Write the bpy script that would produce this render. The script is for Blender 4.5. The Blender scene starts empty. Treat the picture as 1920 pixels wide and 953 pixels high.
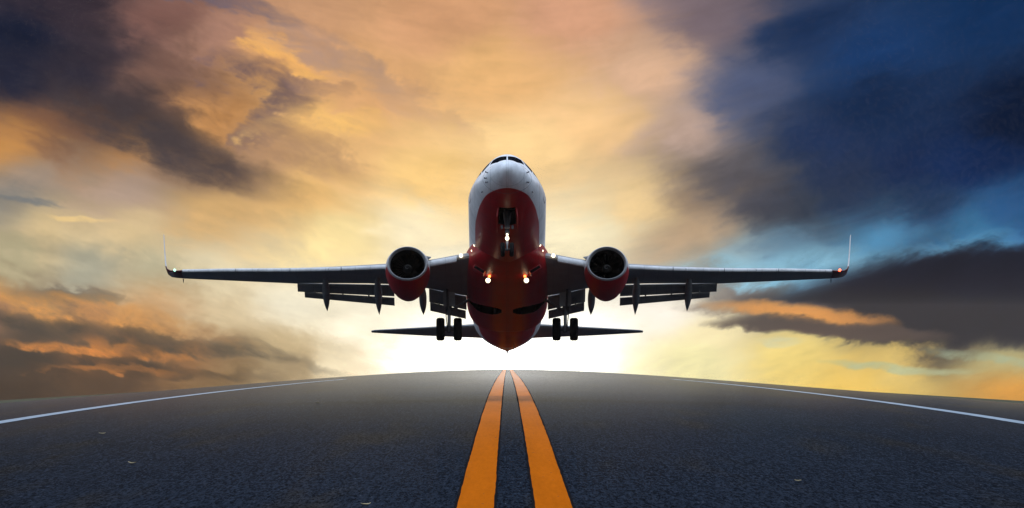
import bpy, bmesh, math, random
from mathutils import Vector, Matrix
R = math.radians
sc = bpy.context.scene
COL = sc.collection

# ------------------------------------------------------------------ camera
F_MM = 187.5                      # long lens: the runway and the aircraft are far away
cam_d = bpy.data.cameras.new('camera')
cam_d.sensor_width = 36.0
cam_d.lens = F_MM
cam_d.clip_start = 0.5
cam_d.clip_end = 20000
cam = bpy.data.objects.new('camera', cam_d)
COL.objects.link(cam)
EYE = 3.63                        # eye height above the runway crown near the camera
cam.location = (0, 0, EYE)
cam.rotation_euler = (R(90) + 0.01235, 0, -0.0009)
sc.camera = cam

# ------------------------------------------------------------------ exposure
vs = sc.view_settings
vs.view_transform = 'Standard'
vs.look = 'None'
vs.exposure = 0.0
vs.gamma = 1.0
sc.cycles.use_denoising = True
sc.cycles.use_adaptive_sampling = True
sc.cycles.adaptive_threshold = 0.012
sc.cycles.adaptive_min_samples = 8
sc.cycles.max_bounces = 6
sc.cycles.volume_bounces = 1
sc.cycles.transparent_max_bounces = 8
sc.cycles.sample_clamp_indirect = 6.0

# ------------------------------------------------------------------ sun: very low, ahead, veiled by cloud
SUN_EL, SUN_AZ = R(1.5), R(0.0)
sun_d = bpy.data.lights.new('sun', 'SUN')
sun_d.energy = 0.15
sun_d.angle = R(50)
sun_d.color = (1.0, 0.92, 0.82)
sun = bpy.data.objects.new('sun', sun_d)
COL.objects.link(sun)
sun.rotation_euler = (R(90) + SUN_EL, 0, R(180))   # light travels towards the camera
_dir = Vector((math.sin(SUN_AZ) * math.cos(SUN_EL), math.cos(SUN_AZ) * math.cos(SUN_EL), math.sin(SUN_EL)))
sun.rotation_euler = (-_dir).to_track_quat('-Z', 'Y').to_euler()


# ------------------------------------------------------------------ node expression helper
class E:
    """a node socket (or number) with arithmetic, so that procedural shaders read like formulas"""
    def __init__(self, nt, s):
        self.nt, self.s = nt, s

    def _m(self, op, *a):
        n = self.nt.nodes.new('ShaderNodeMath')
        n.operation = op
        for i, x in enumerate(a):
            if isinstance(x, E):
                self.nt.links.new(x.s, n.inputs[i])
            else:
                n.inputs[i].default_value = x
        return E(self.nt, n.outputs[0])

    def __add__(self, o): return self._m('ADD', self, o)
    __radd__ = __add__
    def __sub__(self, o): return self._m('SUBTRACT', self, o)
    def __rsub__(self, o): return self._m('SUBTRACT', o, self)
    def __mul__(self, o): return self._m('MULTIPLY', self, o)
    __rmul__ = __mul__
    def __truediv__(self, o): return self._m('DIVIDE', self, o)
    def __rtruediv__(self, o): return self._m('DIVIDE', o, self)
    def __pow__(self, o): return self._m('POWER', self, o)
    def mad(self, b, c): return self._m('MULTIPLY_ADD', self, b, c)
    def max(self, o): return self._m('MAXIMUM', self, o)
    def min(self, o): return self._m('MINIMUM', self, o)
    def abs(self): return self._m('ABSOLUTE', self)
    def sqrt(self): return self._m('SQRT', self)
    def exp(self): return self._m('EXPONENT', self)
    def clamp(self): return self.max(0.0).min(1.0)
    def lt(self, o): return self._m('LESS_THAN', self, o)

    def step(self, a, b):
        n = self.nt.nodes.new('ShaderNodeMapRange')
        n.interpolation_type = 'SMOOTHSTEP'
        self.nt.links.new(self.s, n.inputs['Value'])
        n.inputs['From Min'].default_value = a
        n.inputs['From Max'].default_value = b
        return E(self.nt, n.outputs['Result'])


class NT:
    def __init__(self, nt):
        self.nt = nt

    def new(self, t): return self.nt.nodes.new(t)

    def link(self, a, b): self.nt.links.new(a.s if isinstance(a, E) else a, b)

    def sep(self, v):
        n = self.new('ShaderNodeSeparateXYZ')
        self.link(v, n.inputs[0])
        return [E(self.nt, o) for o in n.outputs]

    def xyz(self, x, y, z=0.0):
        n = self.new('ShaderNodeCombineXYZ')
        for i, a in enumerate((x, y, z)):
            if isinstance(a, E):
                self.link(a, n.inputs[i])
            else:
                n.inputs[i].default_value = a
        return E(self.nt, n.outputs[0])

    def noise(self, v, scale, detail=4.0, rough=0.5, dist=0.0, lac=2.0):
        n = self.new('ShaderNodeTexNoise')
        self.link(v, n.inputs['Vector'])
        n.inputs['Scale'].default_value = scale
        n.inputs['Detail'].default_value = detail
        n.inputs['Roughness'].default_value = rough
        n.inputs['Distortion'].default_value = dist
        n.inputs['Lacunarity'].default_value = lac
        return E(self.nt, n.outputs['Fac'])

    def vm(self, op, *a):
        n = self.new('ShaderNodeVectorMath')
        n.operation = op
        for i, x in enumerate(a):
            sock = n.inputs[3] if (op == 'SCALE' and i == 1) else n.inputs[i]
            if isinstance(x, E):
                self.link(x, sock)
            else:
                sock.default_value = x
        return E(self.nt, n.outputs['Value' if op in ('DISTANCE', 'LENGTH', 'DOT_PRODUCT') else 'Vector'])

    def mix(self, f, a, b):
        n = self.new('ShaderNodeMix')
        n.data_type = 'RGBA'
        n.clamp_factor = True
        for sock, x in ((n.inputs[0], f), (n.inputs[6], a), (n.inputs[7], b)):
            if isinstance(x, E):
                self.link(x, sock)
            else:
                sock.default_value = x if not isinstance(x, tuple) else (tuple(x) + (1.0,))[:4]
        return E(self.nt, n.outputs[2])


# ------------------------------------------------------------------ sky: dusk dome with cloud banks
world = bpy.data.worlds.new('World')
sc.world = world
world.use_nodes = True
wt = world.node_tree
wt.nodes.clear()
W = NT(wt)
tc = W.new('ShaderNodeTexCoord')
dx, dy, dz = W.sep(tc.outputs['Generated'])
az = dx._m('ARCTAN2', dx, dy)
el = dz._m('ARCSINE', dz)
U = az * 10.0                     # azimuth and elevation in tenths of a radian
V = el * 10.0
SA = (U * U + 0.06).sqrt()        # cloud streaks rise away from the setting sun on either side
T = V - SA * 0.33
st = W.xyz(U, T)
n_big = W.noise(W.xyz(U * 1.5, T * 4.2, 3.1), 1.0, 5.0, 0.55, 0.3)
n_big2 = W.noise(W.xyz(U * 1.5, T * 4.2, 9.7), 1.0, 5.0, 0.55, 0.3)
n_mid = W.noise(W.xyz(U * 4.0, T * 12.0, 1.3), 1.0, 7.0, 0.56, 0.6)
n_puff = W.noise(W.xyz(U * 7.0, V * 9.0, 5.2), 1.0, 8.0, 0.58, 0.5)
n_str = W.noise(W.xyz(U * 2.4, T * 30.0, 7.7), 1.0, 5.0, 0.55, 0.2)
n_fine = W.noise(W.xyz(U * 15.0, T * 30.0, 2.2), 1.0, 7.0, 0.62, 0.4)
wu = U + (n_fine - 0.5) * 0.07 + (n_big - 0.5) * 0.20 + (n_puff - 0.5) * 0.10
wv = V + (n_fine - 0.5) * 0.035 + (n_big2 - 0.5) * 0.10 + (n_mid - 0.5) * 0.07 + (n_puff - 0.5) * 0.05

def S(x, y):                      # survey point of the sky: azimuth and elevation
    return ((x - 951) / 1000.0, (600 - y) / 1000.0)

# broad colour of the sky, bank by bank: azimuth, elevation (as surveyed), display colour
BANKS = [
    (950, 690, 255, 255, 252), (800, 660, 255, 252, 240), (1110, 650, 255, 253, 240), (1250, 600, 255, 246, 232),
    (680, 610, 254, 245, 218), (560, 560, 242, 233, 206), (820, 560, 255, 250, 225), (1080, 430, 250, 237, 198),
    (760, 430, 254, 238, 198), (620, 450, 254, 228, 162), (1000, 270, 250, 210, 148), (800, 330, 249, 204, 131),
    (940, 130, 233, 180, 120), (1120, 230, 244, 198, 140), (830, 20, 212, 157, 116), (1060, 20, 212, 157, 125),
    (1230, 120, 218, 175, 142), (1200, 380, 249, 213, 153), (1290, 250, 194, 165, 150), (1330, 30, 120, 105, 112),
    (1400, 170, 78, 88, 118), (1480, 60, 34, 52, 85), (1640, 110, 32, 58, 99), (1820, 40, 27, 51, 87),
    (1900, 230, 22, 31, 51), (1650, 220, 30, 46, 75), (1560, 280, 40, 55, 88), (1800, 320, 30, 48, 86),
    (1360, 350, 82, 80, 88), (1430, 400, 62, 62, 72), (1310, 440, 200, 167, 132), (1600, 380, 46, 56, 78),
    (1480, 470, 104, 140, 165), (1640, 455, 88, 150, 192), (1870, 400, 50, 90, 136), (1820, 440, 70, 128, 170),
    (1500, 410, 54, 58, 70), (1570, 340, 42, 52, 76), (1700, 320, 32, 46, 78), (1740, 390, 42, 58, 86), (1300, 380, 150, 128, 108), (1850, 300, 26, 42, 76), (1400, 500, 160, 190, 200), (1520, 520, 118, 170, 200), (1780, 530, 38, 40, 54), (1880, 590, 34, 36, 48),
    (1640, 570, 42, 42, 52), (1400, 560, 112, 98, 92), (1750, 625, 46, 42, 46),
    (1340, 640, 255, 236, 180), (1500, 670, 252, 222, 128), (1700, 665, 244, 208, 116), (1880, 670, 190, 180, 126),
    (1600, 720, 248, 204, 100), (1880, 735, 228, 158, 68), (1300, 690, 255, 244, 180),
    (50, 60, 30, 36, 54), (40, 150, 36, 40, 58), (170, 150, 44, 44, 58), (240, 210, 60, 54, 60), (120, 20, 58, 50, 58),
    (210, 100, 54, 49, 58), (285, 190, 62, 56, 62), (345, 245, 72, 63, 64), (225, 255, 84, 68, 64), (120, 250, 118, 86, 70),
    (300, 40, 128, 92, 84), (420, 80, 172, 129, 112), (290, 130, 124, 92, 80), (560, 60, 200, 151, 115), (520, 115, 236, 173, 109),
    (340, 190, 140, 102, 80), (410, 240, 212, 147, 85), (330, 270, 84, 72, 70), (420, 310, 104, 84, 74), (150, 220, 78, 64, 62),
    (60, 235, 130, 92, 72), (230, 300, 196, 139, 83), (20, 280, 218, 153, 83), (580, 240, 244, 189, 119), (640, 300, 230, 181, 123),
    (520, 290, 190, 147, 111), (700, 160, 224, 169, 117), (90, 340, 168, 148, 132), (240, 345, 176, 155, 144), (420, 390, 216, 173, 115),
    (560, 370, 243, 192, 121), (60, 380, 128, 128, 126), (120, 430, 226, 197, 145), (260, 440, 230, 201, 151), (40, 480, 188, 178, 142),
    (180, 500, 162, 164, 148), (300, 500, 190, 184, 154), (420, 500, 232, 217, 180), (420, 600, 226, 203, 160), (520, 660, 206, 180, 134),
    (640, 690, 240, 222, 184), (60, 545, 96, 92, 84), (20, 560, 180, 125, 86), (160, 575, 190, 135, 92), (290, 570, 218, 171, 120),
    (90, 610, 52, 49, 46), (240, 640, 68, 58, 47), (180, 650, 180, 112, 58), (330, 660, 150, 102, 62), (60, 670, 60, 50, 42),
    (200, 700, 74, 58, 44), (40, 730, 64, 50, 38), (380, 700, 128, 102, 68), (520, 710, 168, 144, 108),
]
q = W.xyz(wu, wv * 1.55)
num = den = None
for (bx, by, r, g, b) in BANKS:
    su, sv = S(bx, by)
    d = W.vm('DISTANCE', q, (su, sv * 1.55, 0.0))
    w = d.mad(d, 0.0042) ** -2.1
    c = W.vm('SCALE', (r / 255.0, g / 255.0, b / 255.0), w)
    num = c if num is None else W.vm('ADD', num, c)
    den = w if den is None else den + w
sky = W.vm('SCALE', num, 1.0 / den)

# single clouds with edges of their own: centre, half size, slope, colour, strength, roughness of the edge
eu = (n_puff - 0.5) * 0.30 + (n_mid - 0.5) * 0.18 + (n_fine - 0.5) * 0.14
ev = (n_puff - 0.5) * 0.10 + (n_mid - 0.5) * 0.10 + (n_fine - 0.5) * 0.05
thin = ((n_fine - 0.5) * 2.6 + (n_puff - 0.5) * 1.6 + 0.68).clamp()     # clouds thin out in wisps
def cloud(sky, x, y, hx, hy, slope, col, alpha, soft=0.6, rough=1.0):
    su, sv = S(x, y)
    a = (U - su + eu * rough)
    b = (V - sv + ev * rough) - (U - su) * slope
    d = (a * a) * (1.0 / (hx / 1000.0) ** 2) + (b * b) * (1.0 / (hy / 1000.0) ** 2)
    m = d.step(1.0 + soft, max(0.0, 1.0 - soft)) * (alpha * thin if alpha < 0.88 else alpha)
    return W.mix(m, sky, tuple(v / 255.0 for v in col))
CLOUDS = [
    # bright blue gap and the dark bank under it
    (1690, 484, 200, 17, 0.17, (116, 184, 222), 0.86, 1.3, 0.6),
    (1480, 500, 200, 24, 0.04, (140, 190, 212), 0.8, 1.5, 0.6),
    (1870, 548, 350, 90, 0.04, (34, 35, 46), 0.97, 0.5, 0.7),
    (1700, 592, 270, 46, -0.08, (38, 37, 44), 0.93, 0.7, 0.6),
    (1440, 575, 130, 14, -0.02, (110, 96, 90), 0.7, 0.8, 0.4),
    (1510, 588, 130, 15, -0.12, (238, 160, 82), 0.9, 1.4, 0.4),
    (1470, 607, 110, 15, -0.04, (78, 68, 64), 0.95, 0.9, 0.5),
    (1620, 622, 150, 14, -0.06, (86, 72, 66), 0.9, 0.7, 0.3),
    (1690, 687, 130, 8, -0.06, (176, 186, 150), 0.75, 0.9, 0.3),
    (1870, 672, 110, 9, -0.14, (164, 178, 148), 0.7, 0.9, 0.3),
    (1460, 640, 40, 8, 0.0, (206, 208, 178), 0.7, 0.9, 0.3),
    # puffs left of the aircraft
    (485, 150, 62, 34, -0.35, (102, 84, 90), 0.8, 1.7, 1.0),
    (495, 215, 36, 40, 0.0, (112, 92, 92), 0.8, 1.7, 1.0),
    (560, 165, 70, 16, -0.1, (128, 104, 100), 0.6, 1.7, 1.0),
    (570, 290, 70, 30, -0.3, (150, 118, 96), 0.6, 1.7, 1.0),
    (640, 110, 110, 26, -0.50, (158, 132, 124), 0.62, 1.7, 1.0),
    (770, 190, 100, 22, -0.42, (190, 152, 122), 0.5, 1.7, 1.0),
    (430, 6, 100, 16, -0.30, (96, 90, 108), 0.75, 1.7, 0.8),
    (540, 100, 60, 18, -0.45, (246, 182, 100), 0.7, 1.7, 1.0),
    (560, 135, 44, 9, -0.25, (248, 186, 104), 0.7, 1.7, 0.8),
    (610, 235, 90, 20, 0.0, (250, 196, 112), 0.7, 1.7, 1.0),
    (400, 215, 50, 40, -0.2, (206, 148, 92), 0.6, 1.7, 0.8),
    (310, 262, 180, 38, -0.42, (70, 63, 66), 0.8, 1.7, 0.7),
    # low streaks at the left
    (130, 545, 70, 12, -0.12, (92, 90, 86), 0.8, 1.7, 0.8),
    (120, 572, 170, 24, -0.20, (226, 152, 74), 0.8, 2.4, 0.8),
    (200, 555, 40, 10, 0.0, (124, 112, 92), 0.7, 2.4, 0.8),
    (210, 627, 290, 14, -0.16, (62, 57, 50), 0.87, 2.2, 0.6),
    (190, 655, 110, 9, -0.10, (232, 142, 64), 0.85, 2.6, 0.6),
    (130, 674, 270, 10, -0.12, (60, 52, 44), 0.85, 2.2, 0.6),
    (215, 697, 80, 6, -0.04, (206, 128, 62), 0.75, 2.6, 0.6),
    (30, 381, 80, 6, -0.05, (110, 116, 122), 0.7, 1.6, 0.5),
    (160, 410, 50, 5, -0.03, (240, 204, 140), 0.8, 1.6, 0.5),
]
for cl in CLOUDS:
    sky = cloud(sky, *cl)
# fine streaks and curdled relief everywhere
rel = (n_mid - 0.5) * 0.22 + (n_str - 0.5) * 0.12 + (n_puff - 0.5) * 0.16 + (n_fine - 0.5) * 0.14
sky = W.vm('SCALE', sky, rel + 1.0)
gm = W.new('ShaderNodeGamma')
W.link(sky, gm.inputs[0])
gm.inputs[1].default_value = 2.2
glow = ((U * U * 5.0 + (V + 0.10) * (V + 0.10) * 14.0) * -3.5).exp() * 0.35 + 5.0 / ((U * U * 45.0 + (V + 0.09) * (V + 0.09) * 150.0 + 1.0) ** 2.6) + 1.0     # brightest where the sun sinks
near_sky = W.vm('SCALE', E(wt, gm.outputs[0]), glow)

# the rest of the dome: clear dusk sky with broken cloud
nish = W.new('ShaderNodeTexSky')
nish.sky_type = 'NISHITA'
nish.sun_disc = False
nish.sun_elevation = SUN_EL
nish.sun_rotation = SUN_AZ
nish.air_density = 1.0
nish.dust_density = 1.5
far_n = W.noise(tc.outputs['Generated'], 2.6, 6.0, 0.55, 0.4)
dome = W.vm('ADD', W.vm('SCALE', E(wt, nish.outputs[0]), 0.10), (0.36, 0.43, 0.55))
dome = W.vm('SCALE', dome, far_n.mad(1.2, 0.4) * (dz.max(0.0) * 2.9 + 0.36))    # dimmest low down opposite the sunset
inside = (U.abs().step(3.2, 1.1)) * (V.step(2.4, 0.75)) * dy.step(-0.1, 0.2)
bg = W.new('ShaderNodeBackground')          # the sunset side
W.link(near_sky, bg.inputs['Color'])
bg2 = W.new('ShaderNodeBackground')         # the open dusk dome
W.link(dome, bg2.inputs['Color'])
mixs = W.new('ShaderNodeMixShader')
W.link(inside, mixs.inputs[0])
W.link(bg2.outputs[0], mixs.inputs[1])
W.link(bg.outputs[0], mixs.inputs[2])
wo = W.new('ShaderNodeOutputWorld')
W.link(mixs.outputs[0], wo.inputs['Surface'])
world.cycles.sampling_method = 'MANUAL'
world.cycles.sample_map_resolution = 512


# ------------------------------------------------------------------ shared curves
def pchip(pts):
    """monotone cubic through (x, y) points"""
    xs = [p[0] for p in pts]; ys = [p[1] for p in pts]; n = len(xs)
    h = [xs[i + 1] - xs[i] for i in range(n - 1)]
    dl = [(ys[i + 1] - ys[i]) / h[i] for i in range(n - 1)]
    m = [0.0] * n
    m[0], m[-1] = dl[0], dl[-1]
    for i in range(1, n - 1):
        if dl[i - 1] * dl[i] <= 0:
            m[i] = 0.0
        else:
            w1, w2 = 2 * h[i] + h[i - 1], h[i] + 2 * h[i - 1]
            m[i] = (w1 + w2) / (w1 / dl[i - 1] + w2 / dl[i])
    def f(x):
        if x <= xs[0]: return ys[0]
        if x >= xs[-1]: return ys[-1]
        lo, hi = 0, n - 1
        while hi - lo > 1:
            mid = (lo + hi) // 2
            if xs[mid] <= x: lo = mid
            else: hi = mid
        t = (x - xs[lo]) / h[lo]
        t2, t3 = t * t, t * t * t
        return ((2 * t3 - 3 * t2 + 1) * ys[lo] + (t3 - 2 * t2 + t) * h[lo] * m[lo]
                + (-2 * t3 + 3 * t2) * ys[hi] + (t3 - t2) * h[lo] * m[hi])
    return f

# fuselage outline: metres behind the nose tip, crown height, keel height, half width
FUS = [
    (0.00, -0.545, -0.555, 0.01), (0.03, -0.43, -0.67, 0.125), (0.10, -0.335, -0.76, 0.23), (0.25, -0.21, -0.88, 0.37),
    (0.5, -0.08, -1.01, 0.545), (1.0, 0.10, -1.21, 0.83), (1.6, 0.22, -1.40, 1.09), (2.2, 0.41, -1.545, 1.28),
    (2.9, 0.82, -1.67, 1.44), (3.5, 1.08, -1.75, 1.55), (4.2, 1.33, -1.83, 1.645), (5.0, 1.57, -1.90, 1.73),
    (6.0, 1.80, -1.96, 1.80), (7.0, 1.93, -1.99, 1.845), (8.5, 2.0, -2.0, 1.85), (11.0, 2.0, -2.0, 1.855),
    (25.0, 2.0, -2.0, 1.855), (27.0, 2.0, -1.84, 1.85), (30.0, 1.97, -1.28, 1.78), (33.0, 1.88, -0.56, 1.50),
    (36.0, 1.68, 0.15, 0.98), (38.0, 1.42, 0.62, 0.48), (38.8, 1.22, 0.82, 0.17), (39.1, 1.10, 0.92, 0.08),
]
f_top = pchip([(a, b) for a, b, c, d in FUS])
f_bot = pchip([(a, c) for a, b, c, d in FUS])
f_hw = pchip([(a, d) for a, b, c, d in FUS])

f_egg = pchip([(0, 0.0), (1.5, 0.12), (3.0, 0.36), (5.0, 0.42), (6.5, 0.32), (9.0, 0.04), (12, 0.0)])

def fus_pt(y, phi, off=0.0):
    """point of the fuselage skin; phi runs from the crown (0) over +x to the keel (pi)"""
    t, b, w = f_top(y), f_bot(y), f_hw(y)
    zc = (t + b) / 2 - 0.06 * min(1.0, y / 4.0) * (1 if y < 25 else 0)
    s, c = math.sin(phi), math.cos(phi)
    k = f_egg(y) if c > 0 else 0.0          # the cockpit crown is narrower than an ellipse
    return ((w + off) * s / (1.0 + k * c), y, zc + ((t - zc) if c > 0 else (zc - b)) * c + off * c)


# ------------------------------------------------------------------ mesh helpers
def tag(o, label=None, cat=None, group=None, kind=None):
    for k, v in (('label', label), ('category', cat), ('group', group), ('kind', kind)):
        if v: o[k] = v
    return o

def mesh_obj(name, verts, faces, mats, parent=None, smooth=None, mat_idx=None):
    me = bpy.data.meshes.new(name)
    me.from_pydata([tuple(v) for v in verts], [], faces)
    for m in (mats if isinstance(mats, (list, tuple)) else [mats]):
        me.materials.append(m)
    if mat_idx:
        me.polygons.foreach_set('material_index', mat_idx)
    bm = bmesh.new(); bm.from_mesh(me)
    bmesh.ops.recalc_face_normals(bm, faces=bm.faces)
    bm.to_mesh(me); bm.free()
    if smooth is not None:
        me.polygons.foreach_set('use_smooth', [True] * len(me.polygons))
        me.set_sharp_from_angle(angle=R(smooth))
    me.update()
    o = bpy.data.objects.new(name, me)
    COL.objects.link(o)
    o.parent = parent
    return o

class MB:
    """collects shapes for one mesh"""
    def __init__(self):
        self.v, self.f, self.mi = [], [], []

    def add(self, verts, faces, mi=0):
        k = len(self.v)
        self.v += [tuple(v) for v in verts]
        self.f += [tuple(i + k for i in f) for f in faces]
        self.mi += [mi] * len(faces)
        return self

    def loft(self, rings, caps=(True, True), mi=0, closed=True):
        n = len(rings[0]); vs = [p for r in rings for p in r]; fs = []
        for i in range(len(rings) - 1):
            for j in range(n if closed else n - 1):
                a, b = i * n + j, i * n + (j + 1) % n
                fs.append((a, b, b + n, a + n))
        if caps[0]: fs.append(tuple(range(n)))
        if caps[1]: fs.append(tuple((len(rings) - 1) * n + j for j in range(n)))
        return self.add(vs, fs, mi)

    def tube(self, pts, rad, n=12, mi=0, caps=(True, True)):
        pts = [Vector(p) for p in pts]
        if not isinstance(rad, (list, tuple)): rad = [rad] * len(pts)
        rings = []
        up = Vector((0.13, 0.31, 0.94))
        for i, p in enumerate(pts):
            d = (pts[min(i + 1, len(pts) - 1)] - pts[max(i - 1, 0)]).normalized()
            a = d.cross(up)
            if a.length < 1e-3: a = d.cross(Vector((1, 0, 0)))
            a.normalize(); b = a.cross(d)
            rings.append([p + a * (rad[i] * math.cos(2 * math.pi * k / n)) + b * (rad[i] * math.sin(2 * math.pi * k / n)) for k in range(n)])
        return self.loft(rings, caps, mi)

    def box(self, c, s, mi=0, rot=None):
        vs = []
        for sx in (-1, 1):
            for sy in (-1, 1):
                for sz in (-1, 1):
                    p = Vector((sx * s[0] / 2, sy * s[1] / 2, sz * s[2] / 2))
                    if rot: p = rot @ p
                    vs.append(p + Vector(c))
        return self.add(vs, [(0, 1, 3, 2), (4, 6, 7, 5), (0, 4, 5, 1), (2, 3, 7, 6), (0, 2, 6, 4), (1, 5, 7, 3)], mi)

    def build(self, name, mats, parent=None, smooth=35):
        return mesh_obj(name, self.v, self.f, mats, parent, smooth, self.mi)

def material(name, base=(0.5, 0.5, 0.5), rough=0.5, metal=0.0, spec=0.5, coat=0.0, emit=None, emit_k=0.0):
    m = bpy.data.materials.new(name)
    m.use_nodes = True
    b = m.node_tree.nodes['Principled BSDF']
    b.inputs['Base Color'].default_value = (*base, 1)
    b.inputs['Roughness'].default_value = rough
    b.inputs['Metallic'].default_value = metal
    b.inputs['Specular IOR Level'].default_value = spec
    b.inputs['Coat Weight'].default_value = coat
    b.inputs['Coat Roughness'].default_value = 0.08
    if emit:
        b.inputs['Emission Color'].default_value = (*emit, 1)
        b.inputs['Emission Strength'].default_value = emit_k
    return m, NT(m.node_tree), b

def obj_xyz(N):
    t = N.new('ShaderNodeTexCoord')
    return E(N.nt, t.outputs['Object'])

# ------------------------------------------------------------------ runway over a gentle crest, crowned across
LW = 2.24                         # width of the twin centre line
RX = 0.14                         # runway axis beside the camera
g_prof = pchip([(-400, 0), (0, 0), (103, 0.0), (140, 0.004 * LW), (180, 0.02 * LW), (235, 0.09 * LW), (300, 0.23 * LW), (372, 0.435 * LW), (439, 0.65 * LW), (573, 1.12 * LW),
                (723, 1.68 * LW), (1400, 4.18 * LW), (1792, 5.78 * LW), (2690, 9.9 * LW), (4000, 16.5 * LW)])
def crown(x):
    a = abs(x - RX) / (10 * LW)
    return 0.30 * LW * a ** 1.6 if a > 1e-6 else 0.0
def ground_z(x, y):
    return -g_prof(y) - crown(x)

rows = [-80, -40, 0, 30, 60, 80]
y = 95.0
while y < 3200:
    rows.append(y)
    y += 4.0 + y * 0.012
HALF = 50.0
cols = sorted(set([-HALF, HALF] + [round(s * (k * 0.5), 3) for s in (-1, 1) for k in range(0, 9)]
                  + [s * v for s in (-1, 1) for v in (5.5, 7, 9, 11, 13, 15, 17, 19, 20.5, 21.5, 22, 22.5, 23, 23.5, 25, 28, 31, 35, 40, 45)]))

def sheet(name, xs_of_row, lift, mat, parent=None, rr=None):
    """strip of ground: xs_of_row(y) gives the x positions on that row"""
    rr = rr or rows
    vs, fs = [], []
    n = None
    for yy in rr:
        xs = xs_of_row(yy); n = len(xs)
        vs += [(x, yy, ground_z(x, yy) + lift) for x in xs]
    for i in range(len(rr) - 1):
        for j in range(n - 1):
            a = i * n + j
            fs.append((a, a + 1, a + 1 + n, a + n))
    return mesh_obj(name, vs, fs, mat, parent, 60)

# asphalt: bluish grey binder, pale and dark stone chips, worn along the direction of travel
M_asphalt, N, B = material('asphalt', rough=0.07, spec=0.5)
B.inputs['IOR'].default_value = 1.00014      # sheen only at the most grazing angles, near the crest
co = obj_xyz(N)
ax, ay, azz = N.sep(co)
chips = N.noise(N.xyz(ax * 11.0, ay * 0.75), 1.0, 4.0, 0.72)
chips2 = N.noise(N.xyz(ax * 22.0, ay * 1.9, 4.0), 1.0, 3.0, 0.7)
chips3 = N.noise(N.xyz(ax * 4.5, ay * 0.14, 6.0), 1.0, 5.0, 0.75)
patch = N.noise(N.xyz(ax * 0.12, ay * 0.008, 2.0), 1.0, 4.0, 0.6)
grime = N.noise(N.xyz(ax * 0.35, ay * 0.02, 8.0), 1.0, 5.0, 0.6)
v = (chips - 0.5) * 4.0 + (chips2 - 0.5) * 3.2 + (chips3 - 0.5) * 1.6 + (patch - 0.5) * 0.7
lum = (v * 1.0 + 0.9).max(0.15)
spark = chips2.step(0.60, 0.72) * chips.step(0.52, 0.66)
base = N.vm('SCALE', N.mix(grime.step(0.50, 0.72), (0.0155, 0.020, 0.029), (0.025, 0.023, 0.022)), lum)
base = N.mix(spark * 0.8, base, (0.24, 0.23, 0.22))
N.link(base, B.inputs['Base Color'])

runway = sheet('runway', lambda yy: cols, 0.0, M_asphalt)
tag(runway, 'dark asphalt runway rising to a crest with twin yellow centre lines', kind='structure')

def line_paint(name, col, wear_lo, wear_hi):
    m, N, B = material(name, rough=0.07, spec=0.5)
    B.inputs['IOR'].default_value = 1.00014
    ax, ay, _ = N.sep(obj_xyz(N))
    w1 = N.noise(N.xyz(ax * 9.0, ay * 0.35, 1.0), 1.0, 6.0, 0.65)
    w2 = N.noise(N.xyz(ax * 1.2, ay * 0.05, 5.0), 1.0, 4.0, 0.6)
    fleck = N.noise(N.xyz(ax * 5.0, ay * 0.9, 9.0), 1.0, 2.0, 0.5)
    tone = (w1 - 0.5) * 0.5 + (w2 - 0.5) * 0.5 + 1.0
    c = N.vm('SCALE', col, tone)
    worn = (w1 * 0.6 + fleck * 0.4).step(wear_lo, wear_hi)
    N.link(N.mix(worn, c, (0.05, 0.045, 0.045)), B.inputs['Base Color'])
    return m
M_yellow = line_paint('yellow_line_paint', (0.50, 0.114, 0.005), 0.60, 0.68)
M_white = line_paint('white_line_paint', (0.31, 0.36, 0.41), 0.64, 0.74)
M_tar, _, _ = material('tar_edge', (0.012, 0.011, 0.012), 0.75, spec=0.0)

rnd = random.Random(4)
lrows = []
y = 82.0
while y < 2600:
    lrows.append(y)
    y += 0.9 + y * 0.010
def wob(seed, amp):
    r = random.Random(seed)
    ph = [(r.uniform(0, 6.28), r.uniform(0.02, 0.25), r.uniform(0.3, 1.0)) for _ in range(5)]
    return lambda yy: amp * (sum(math.sin(p + yy * f) * a for p, f, a in ph) / 2.2 + r.uniform(-0.8, 0.8))
def band(name, x0, x1, lift, mat, amp, seed, parent, nx=4, rr=None):
    wa, wb = wob(seed, amp), wob(seed + 1, amp)
    def xs(yy):
        a, b = x0 + wa(yy), x1 + wb(yy)
        return [a + (b - a) * k / nx for k in range(nx + 1)]
    return sheet(name, xs, lift, mat, parent, rr or lrows)
k = LW / 224.0
for a, b, sd in ((-112 * k, -40 * k, 11), (41 * k, 112 * k, 23)):
    band('line_border', RX + a - 0.05, RX + b + 0.05, 0.010, M_tar, 0.009, sd, runway)
    band('yellow_center_line', RX + a, RX + b, 0.018, M_yellow, 0.009, sd + 5, runway)
for s, sd in ((-1, 41), (1, 53)):
    x0 = RX + s * 22.4
    band('white_edge_line', x0 - 0.50, x0 + 0.50, 0.012, M_white, 0.02, sd, runway, rr=[v for v in lrows if v < 735])

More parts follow.
